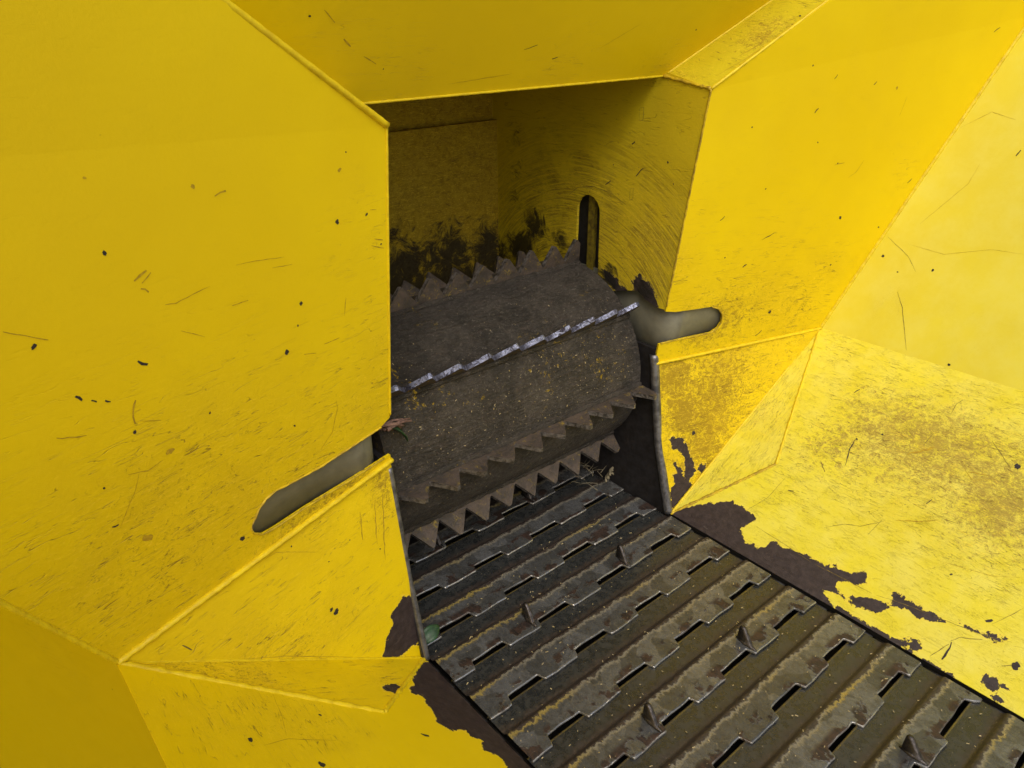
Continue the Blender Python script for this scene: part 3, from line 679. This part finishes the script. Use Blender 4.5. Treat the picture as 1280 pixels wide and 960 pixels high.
bw = Panel('back_wall', [(-.43, YB, -.05), (.43, YB, -.05), (.43, YB, 1.15), (-.43, YB, 1.15)], M['back'], (0, 0, .6), hopper, step=.02, dirt=.7, frame=((0, YB, 0), (1, 0, 0), (0, 0, 1)))
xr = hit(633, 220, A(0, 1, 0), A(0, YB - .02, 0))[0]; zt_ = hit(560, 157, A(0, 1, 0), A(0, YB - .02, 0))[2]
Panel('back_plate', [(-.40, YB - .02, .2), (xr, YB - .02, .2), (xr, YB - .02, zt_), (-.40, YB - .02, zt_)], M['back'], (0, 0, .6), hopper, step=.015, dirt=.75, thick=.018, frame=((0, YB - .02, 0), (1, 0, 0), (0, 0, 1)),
      soot_shade=[(610, 310, .11, .9), (560, 335, .16, .85), (500, 350, .17, .85), (630, 285, .06, .6), (560, 390, .2, 1.2), (480, 400, .2, 1.2), (620, 360, .12, 1.2)],  # low part blackened: soot together with the roller's shade painted in
      ribbons=[('mark', [(535, 190), (550, 178), (567, 165)], .003), ('mark', [(490, 215), (520, 205)], .002)])
# ---- guard plates seen through the slots
for sd, tr_, pn_ in ((1, [(890, 383.5), (898, 386), (903, 393), (902, 402), (897, 410), (888, 416), (860, 422), (826, 429)], pr), (-1, [(476, 534), (440, 558), (400, 584), (358, 607), (345, 613), (332, 624), (323, 638), (316, 655), (314, 662), (318, 667), (329, 668), (345, 659), (381, 635), (442, 597.5), (480, 573)], pl)):
    bead('cut_edge', [pn_.hit(*q) for q in tr_], .0022, pn_.ob, 'beadd', jit=.3)
for sd, xe in ((1, .70), (-1, .80)):
    bm = bmesh.new(); prof = []
    off = nS1 * (-.030 if nS1[1] > 0 else .030) * -1
    off = A(0, 1, 0) * (.017 if sd > 0 else .011)
    for x in np.linspace(xe, XS + .075, 6): prof.append(toS1(A(x, 0, .5)) + off)
    p0 = prof[-1]; cx, cy, rr = XS + .075, p0[1] + .05, .05
    for a in np.linspace(.15, math.pi / 2, 8): prof.append(A(cx - rr * math.sin(a), cy - rr * math.cos(a), .5))
    prof.append(A(cx - rr, .62, .5))
    rows = []
    for z in (.474, .63):
        rows.append([bm.verts.new((p[0] * sd, p[1] - (z - .5) * .10 * (1 if i < 7 else 0), z - (.05 if i >= 5 and z < .5 else 0))) for i, p in enumerate(prof)])
    for i in range(len(prof) - 1): bm.faces.new((rows[0][i], rows[0][i + 1], rows[1][i + 1], rows[1][i]))
    g = bmobj('guard_plate', bm, M['guard'], hopper, True)
    md = g.modifiers.new('thickness', 'SOLIDIFY'); md.thickness = .004
# ---- welds and folded edges
e = lambda z, s=1: (ESR + (ET - ESR) * ((z - ESR[2]) / (ET[2] - ESR[2]))) * A(s, 1, 1)
nin = nS1 if nS1[1] < 0 else -nS1
def lift(p, s=1, d=.002): return p + nin * A(s, 1, 1) * d
bead('weld_seam', [lift(ESL * MIR, -1), lift(Q * MIR, -1)], .0068, pl.ob, jit=.14, squash=.7)
bead('weld_seam', [lift(ESR), lift(Q)], .0062, pr.ob, jit=.14, squash=.7)
bead('weld_seam', [Q * MIR, Q2L * MIR], .0055, gusL.ob, jit=.25)
bead('weld_seam', [Q2L * MIR, BL * MIR], .005, gusL.ob, jit=.3)
bead('weld_seam', [Q, Q2R], .004, gusR.ob, 'bead', jit=.3)
bead('weld_seam', [Q2R, BR], .004, gusR.ob, 'beadd', jit=.4)
bead('fold_edge', [Q + A(0, 0, .0), Q + (FE - Q) * .9], .0065, pr.ob, jit=.1, squash=1)
bead('fold_edge', [Q * MIR, (Q + (FE - Q) * .6) * MIR], .007, pl.ob, jit=.1)
bead('fold_edge', [Q, BR], .004, lowR.ob, jit=.2)
bead('fold_edge', [Q * MIR, BL * MIR], .003, lowL.ob, jit=.3)
bead('fold_edge', [ET * MIR, TE * MIR], .0072, pl.ob, jit=.05, step=.01)
bead('fold_edge', [e(.583, -1), ET * MIR], .0032, pl.ob, jit=.05)
bead('fold_edge', [ET, TE], .0045, pr.ob, jit=.15)
bead('fold_edge', [e(.60), ET], .0026, pr.ob, 'beadd', jit=.2)
bead('fold_edge', [CE, CE + (ST0 - CE) * 2.4], .004, topp.ob, jit=.1)
bead('weld_seam', [ET, CE], .0045, topp.ob, 'beadd', jit=.35)
bead('fold_edge', [CE * MIR, CE], .0032, topp.ob, 'bead', jit=.12)
# yard surface the machine stands on: below and in front of the hopper, it throws light back up into it
bm = bmesh.new(); gv = [bm.verts.new(q) for q in ((-60, -60, -.95), (60, -60, -.95), (60, 60, -.95), (-60, 60, -.95))]; bm.faces.new(gv)
grd = bmobj('ground', bm, simple('yard_gravel_concrete', (.34, .32, .28), .9, 0, .3, 8, (.24, .23, .20))); grd['kind'] = 'structure'
# tray under the conveyor
bm = bmesh.new(); box(bm, (-.45, YN, -.075), (.45, YB, -.065)); bmobj('tray', bm, M['black'], hopper)
for sd in (1, -1):
    bm = bmesh.new(); box(bm, (sd * .4160 - .003, YN, -.066), (sd * .4160 + .003, -.032, -.004)); box(bm, (sd * .3985 - .003, YN, -.066), (sd * .3985 + .003, -.05, -.025))
    bmobj('side_rail', bm, M['black'], hopper)

# ------------------------------------------------------------------ feed roller
AX = Vector((0, .353, .379)); RT = .334; RD = .268
roller = thing('feed_roller', 'rusty dark steel feed roller with eight saw-toothed bars, lying across the opening above the conveyor', 'feed roller', AX)
bm = bmesh.new()
SEG = 96; xs_ = np.linspace(-.392, .392, 61)
rings = [[bm.verts.new((x, -(RD) * math.cos(2 * math.pi * k / SEG), RD * math.sin(2 * math.pi * k / SEG))) for k in range(SEG)] for x in xs_]
for a, b in zip(rings, rings[1:]):
    for k in range(SEG): bm.faces.new((a[k], a[(k + 1) % SEG], b[(k + 1) % SEG], b[k]))
bmobj('drum', bm, M['drum'], roller, True)
for sd in (-1, 1):
    bm = bmesh.new()
    c = bm.verts.new((sd * .3915, 0, 0)); rg = [bm.verts.new((sd * .392, -RD * math.cos(2 * math.pi * k / 48), RD * math.sin(2 * math.pi * k / 48))) for k in range(48)]
    for k in range(48): bm.faces.new((c, rg[k], rg[(k + 1) % 48]))
    bmobj('end_disc', bm, M['bar'], roller)
bm = bmesh.new(); tube(bm, [(-.43, 0, 0), (.43, 0, 0)], .045, 24); bmobj('shaft', bm, M['black'], roller, True)
def tooth_bar(ang, jitter):
    """flat bar standing on the drum with pointed teeth cut in its outer edge"""
    r = random.Random(jitter); bm = bmesh.new()
    rad = Vector((0, -math.cos(ang), math.sin(ang))); tan = Vector((0, math.sin(ang), math.cos(ang)))
    T = .0058; PIT = .0805; x = .392
    prof = [(x, .255)]
    tip = .379; first = True
    prof.append((.392, .288 + .036)); n = 0
    while tip > -.39:
        h = RT + r.uniform(-.006, .002); bl = r.uniform(.0012, .0048)
        if n == 0: prof[-1] = (.392, RT - .012)
        prof.append((tip + bl, h - r.uniform(0, .003))); prof.append((tip - bl, h))
        vx = tip - PIT / 2
        if vx > -.392: prof.append((vx + .002, .283 + r.uniform(-.001, .002))); prof.append((vx - .002, .283))
        tip -= PIT; n += 1
        if tip > -.39: tip += r.uniform(-.0015, .0015)
    prof.append((-.392, .300)); prof.append((-.392, .255))
    def P(x, rr, t): return Vector((x, 0, 0)) + rad * rr + tan * t
    prof = prof[1:-1]
    vt = [[bm.verts.new(P(a, rr, t_)) for t_ in (T, -T) for rr in (b, .255)] for a, b in prof]   # top+, foot+, top-, foot-
    for p, q in zip(vt, vt[1:]):
        bm.faces.new((p[0], q[0], q[1], p[1])); bm.faces.new((p[2], p[3], q[3], q[2]))
        f = bm.faces.new((p[0], p[2], q[2], q[0])); f.material_index = 1
    for p in (vt[0], vt[-1]): bm.faces.new((p[0], p[1], p[3], p[2]))
    bmesh.ops.recalc_face_normals(bm, faces=bm.faces)
    # weld fillets along the foot
    o = bmobj('tooth_bar', bm, [M['bar'], M['baredge_glint'] if jitter == 1 else M['bardark']], roller)
    if jitter == 1: o['label'] = 'bar with chewed edge and a bluish sky glint painted on it'
    bm = bmesh.new()
    for s_ in (1, -1): tube(bm, [P(-.39, RD + .002, s_ * (T + .003)), P(.39, RD + .002, s_ * (T + .003))], .007, 8, .25, .01)
    bmobj('weld_seam', bm, M['drum'], o, True)
    return o
for k in range(8): tooth_bar(math.radians((86.7 - 45.4 * k if k < 7 else 131.5) - (.8 if k == 1 else 0)), k)
# swing arms holding the roller
for sd, lab in ((1, 'olive and black bar standing upright in the round-topped slot of the chamber wall'),):
    arm = thing('swing_arm', lab, 'arm', (.418 * sd, .31, .6))
    bm = bmesh.new(); box(bm, (.002, .000, -.14), (.016, .020, .235)); bmesh.ops.bevel(bm, geom=bm.edges[:], offset=.002, segments=2)
    bmobj('upright', bm, M['arm'], arm)
    bm = bmesh.new(); box(bm, (.017, -.06, -.16), (.026, .10, .26)); bmobj('backing', bm, M['liner'], arm)

# ------------------------------------------------------------------ slat conveyor
PITCH = .12354
conv = thing('slat_conveyor', 'floor conveyor of overlapping notched steel slats running under the roller', 'conveyor', (0, 0, 0))
TABS = [(-.401, -.345), (-.25, -.147), (-.052, .048), (.147, .247), (.345, .401)]
def slat_mesh(seed, damage=False):
    r = random.Random(seed)
    xs = set(np.round(np.linspace(-.401, .401, 90), 4))
    for a, b in TABS:
        for q in (a, b):
            for d in (-.006, -.0045, -.003, -.0018, -.0009, 0, .0009, .0018, .003, .0045, .006): xs.add(round(q + d, 4))
    xs = sorted(x for x in xs if -.401 <= x <= .401)
    tabs = [(a + r.uniform(-.003, .003), b + r.uniform(-.003, .003)) for a, b in TABS]
    tabs[0] = (-.45, tabs[0][1]); tabs[-1] = (tabs[-1][0], .45 if not damage else tabs[-1][0] + .012)
    if damage: tabs[-1] = (.382, .45)
    ext = [r.uniform(-.003, .003) for _ in tabs]
    wob = [r.uniform(0, 6) for _ in range(3)]
    def front(x):
        f = 0.0
        for (a, b), e_ in zip(tabs, ext):
            d = min(x - a, b - x)
            s = min(1, max(0, (d + .0045) / .009)); s = s * s * (3 - 2 * s)
            f = max(f, s * (.021 + e_))
        return -f + .0010 * math.sin(x * 37 + wob[0]) + .0006 * math.sin(x * 90 + wob[1])
    depth = [.1165, .1155, .113, .108, .100, .088, .078, .070, .066, .063, .060, .057, .054, .051, .048, .040, .032, .026, .022]
    tail = [.7, .4, .2, .1, .05]
    V, E_, Lp = [], [], []; F = []
    cols = []
    for x in xs:
        yf = front(x); col = []
        def zc(d): 
            t_ = min(1, max(0, (d - .050) / .014)); t_ = t_ * t_ * (3 - 2 * t_)
            return .0 - .0095 * t_ - (.007 if d > .116 else 0) + .0016 * math.sin(x * 9 + wob[2]) * (1 - t_)
        for d in depth: col.append((x, -0.0 + d, zc(d), d - yf if False else max(d + yf * -0 - 0, 0) - yf * -1 * 0, 0))
        y0 = .022
        for k, tt in enumerate(tail):
            y = yf + .003 + (y0 - yf - .003) * tt; col.append((x, y, zc(y), None, 0))
        for a in (20, 45, 70, 90):
            ar = math.radians(a); col.append((x, yf + .003 - .003 * math.sin(ar), zc(0) - .003 + .003 * math.cos(ar), 0.0, 0))
        col.append((x, yf, zc(0) - .0058, 0.0, 1)); col.append((x, yf + .006, zc(0) - .0062, 0.0, 1))
        idx = []
        for (a, y, z, e0, lp) in col:
            idx.append(len(V)); V.append((a, y, z)); Lp.append(lp)
            E_.append(0.0)
        cols.append(idx)
    # distance back from the notched edge
    VV = np.array(V); fx = np.linspace(-.401, .401, 500); fy = np.array([front(x) for x in fx])
    dv = np.empty(len(VV))
    for i, (x, y, z) in enumerate(VV):
        mwin = np.abs(fx - x) < .03
        dv[i] = np.sqrt((fx[mwin] - x) ** 2 + (fy[mwin] - y) ** 2).min() if y > -.03 else 0
    # use plain depth for bands, near-edge distance for the rim
    dm = VV[:, 1] + .010
    for a, b in zip(cols, cols[1:]):
        for k in range(len(a) - 1): F.append((a[k], a[k + 1], b[k + 1], b[k]))
    me = bpy.data.meshes.new('slat'); me.from_pydata(V, [], F); me.update()
    for nm, arr in (('edge', dm), ('near', dv), ('tab', np.clip((-VV[:, 1] - .006) / .006, 0, 1)), ('lip', np.array(Lp, float))):
        at = me.attributes.new(nm, 'FLOAT', 'POINT'); at.data.foreach_set('value', np.asarray(arr, np.float32))
    for p in me.polygons: p.use_smooth = True
    me.materials.append(M['slat'])
    return me
meshes = [slat_mesh(s) for s in range(4)] + [slat_mesh(9, True)]
def spike_mesh():
    bm = bmesh.new()
    prof = [(-.026, 0), (-.020, .004), (.004, .040), (.012, .044), (.018, .040), (.020, 0)]
    for (y, z) in prof: pass
    a = [bm.verts.new((-.004, y, z - .002)) for y, z in prof]; b = [bm.verts.new((.004, y, z - .002)) for y, z in prof]
    bm.faces.new(a); bm.faces.new(b[::-1])
    for i in range(len(prof)):
        j = (i + 1) % len(prof); bm.faces.new((a[i], b[i], b[j], a[j]))
    bmesh.ops.recalc_face_normals(bm, faces=bm.faces)
    bmesh.ops.bevel(bm, geom=bm.edges[:], offset=.0018, segments=2)
    tube(bm, [(0, -.030, 0), (0, 0, .001), (0, .024, 0)], lambda q: .0075 * math.sin(math.pi * min(.97, max(.03, q))) ** .5, 10, .2, .005)
    me = bpy.data.meshes.new('spike'); bm.to_mesh(me); bm.free(); me.materials.append(M['spike'])
    for p in me.polygons: p.use_smooth = True
    return me
SPK = spike_mesh()
for k in range(-5, 10):
    me = meshes[4] if k == 7 else meshes[k % 4]
    s_ = bpy.data.objects.new('slat', me); COL.objects.link(s_); s_.parent = conv
    s_.location = (rng.uniform(-.001, .001), -k * PITCH + .0195, 0); s_.rotation_euler = (math.radians(.9 + rng.uniform(-.25, .25)), rng.uniform(-.002, .002), 0)
    if k % 3 == 1:
        for x in (-.163, .158):
            p_ = bpy.data.objects.new('spike', SPK); COL.objects.link(p_); p_.parent = s_
            p_.location = (x, .012, .001); p_.rotation_euler = (0, 0, rng.uniform(-.08, .08))
for sd in (1, -1):
    bm = bmesh.new()
    y = -1.25
    while y < .5:
        tube(bm, [(sd * .4065, y, -.014), (sd * .4065, y + .05, -.014)], .004, 8); y += .056
    bmobj('chain', bm, M['black'], conv)

# ------------------------------------------------------------------ debris
def leafmesh(name, L, W, bend, mat):
    bm = bmesh.new(); rows = []
    for i in range(11):
        t_ = i / 10; w = W * math.sin(math.pi * min(.98, t_ * .93 + .04)) ** .8
        y = (t_ - .5) * L; z = bend * (1 - (2 * t_ - 1) ** 2)
        rows.append([bm.verts.new((w * s_, y, z + abs(s_) * w * .35)) for s_ in (-1, -.5, 0, .5, 1)])
    for a, b in zip(rows, rows[1:]):
        for k in range(4): bm.faces.new((a[k], a[k + 1], b[k + 1], b[k]))
    o = bmobj(name, bm, M[mat], None, True)
    md = o.modifiers.new('thickness', 'SOLIDIFY'); md.thickness = .0006
    return o
lf = tag(leafmesh('leaf', .06, .017, .008, 'leaf'), 'small green leaf stuck at the left edge of the slats beside the flaked yellow corner', 'leaf')
p = hit(536, 793, A(0, 0, 1), A(0, 0, .012)); lf.location = p; lf.rotation_euler = (.35, .7, -1.3)
lf2 = tag(leafmesh('leaf', .05, .016, .004, 'leaf'), 'dark green leaf scrap caught between roller end and left wall', 'leaf')
lf2.location = hit(499, 543, A(0, -1, 1), A(0, .09, .50)); lf2.rotation_euler = (.9, .1, 1.3)
bm = bmesh.new()
for i in range(5):
    a = Vector((rng.uniform(-.012, .012), rng.uniform(-.01, .01), rng.uniform(-.006, .008)))
    d = Vector((.030, rng.uniform(-.01, .01), rng.uniform(-.012, .004)))
    tube(bm, [a - d, a + d * .3 + Vector((0, 0, .004)), a + d], lambda q: .0045 * (1 - q * .6), 6, .3)
w = tag(bmobj('splintered_twig', bm, M['wood'], None, True), 'pinkish splintered twig wedged beside the left end of the roller', 'twig')
w.location = hit(492, 533, A(0, -1, 1), A(0, .09, .50))
for i in range(15):
    bm = bmesh.new(); L = rng.uniform(.03, .08)
    p = hit(rng.uniform(715, 780), rng.uniform(588, 618), A(0, 0, 1), A(0, 0, .015))
    an = rng.uniform(0, math.pi); d = Vector((math.cos(an), math.sin(an), rng.uniform(.02, .35))) * L / 2
    tube(bm, [-d, Vector((rng.uniform(-.01, .01), rng.uniform(-.01, .01), .006)), d], lambda q: .0011 * (1.1 - q), 5, 0, .01)
    o = tag(bmobj('straw', bm, M['straw'], None, True), 'dry grass stalk in the tangle where the slats pass under the roller', 'straw', 'dry stalks tangled under the roller')
    o.location = (p[0], p[1] + .02, .022 + rng.uniform(0, .012))
# crumpled husk at the wall foot
bm = bmesh.new()
for i in range(3):
    pts = [Vector((.03 * math.cos(t_) + .008 * i, .014 * math.sin(t_ * 1.3), .008 * i + .014 * math.sin(t_))) for t_ in np.linspace(0, 2.6, 9)]
    tube(bm, pts, .004, 6, .3)
o = tag(bmobj('husk', bm, M['straw'], None, True), 'pale crumpled stalk on the slats against the dark steel wall', 'husk')
p = hit(765, 600, A(0, 0, 1), A(0, 0, .015)); o.location = (p[0] - .005, p[1], .016)
# sawdust flecks on slats and roller
bm = bmesh.new()
def fleck(p, n, s):
    t1 = n.orthogonal().normalized(); t1.rotate(Matrix.Rotation(rng.uniform(0, 6.28), 3, n)); t2 = n.cross(t1)
    l = s * rng.uniform(.6, 2.2); w_ = s * rng.uniform(.3, .6)
    c = [p + n * .0012 + t1 * l * a + t2 * w_ * b for a, b in ((-1, -1), (1, -1), (1, 1), (-1, 1))]
    f = bm.faces.new([bm.verts.new(q) for q in c] )
    bm.faces.new([bm.verts.new(q + n * .0008) for q in c])
for i in range(520):
    x = rng.uniform(-.39, .39); y = rng.uniform(-1.1, .1)
    k = (y - .0195) % PITCH
    d_ = min(1, max(0, (k - .050) / .014)); z = -.0095 * d_ * d_ * (3 - 2 * d_) + k * .016 + .0012
    if k > .1: continue
    fleck(Vector((x, y, z)), Vector((0, 0, 1)), rng.choice((.0008, .0011, .0015)))
for i in range(420):
    a = math.radians(rng.gauss(15, 22)); x = rng.uniform(-.37, .37)
    n = Vector((0, -math.cos(a), math.sin(a)))
    fleck(AX + n * (RD + .0005) + Vector((x, 0, 0)), n, rng.choice((.0005, .0006, .0008, .0012)))
o = bmobj('sawdust', bm, M['dust']); tag(o, 'pale sawdust flecks scattered over the slats and the roller', 'sawdust', None, 'stuff')
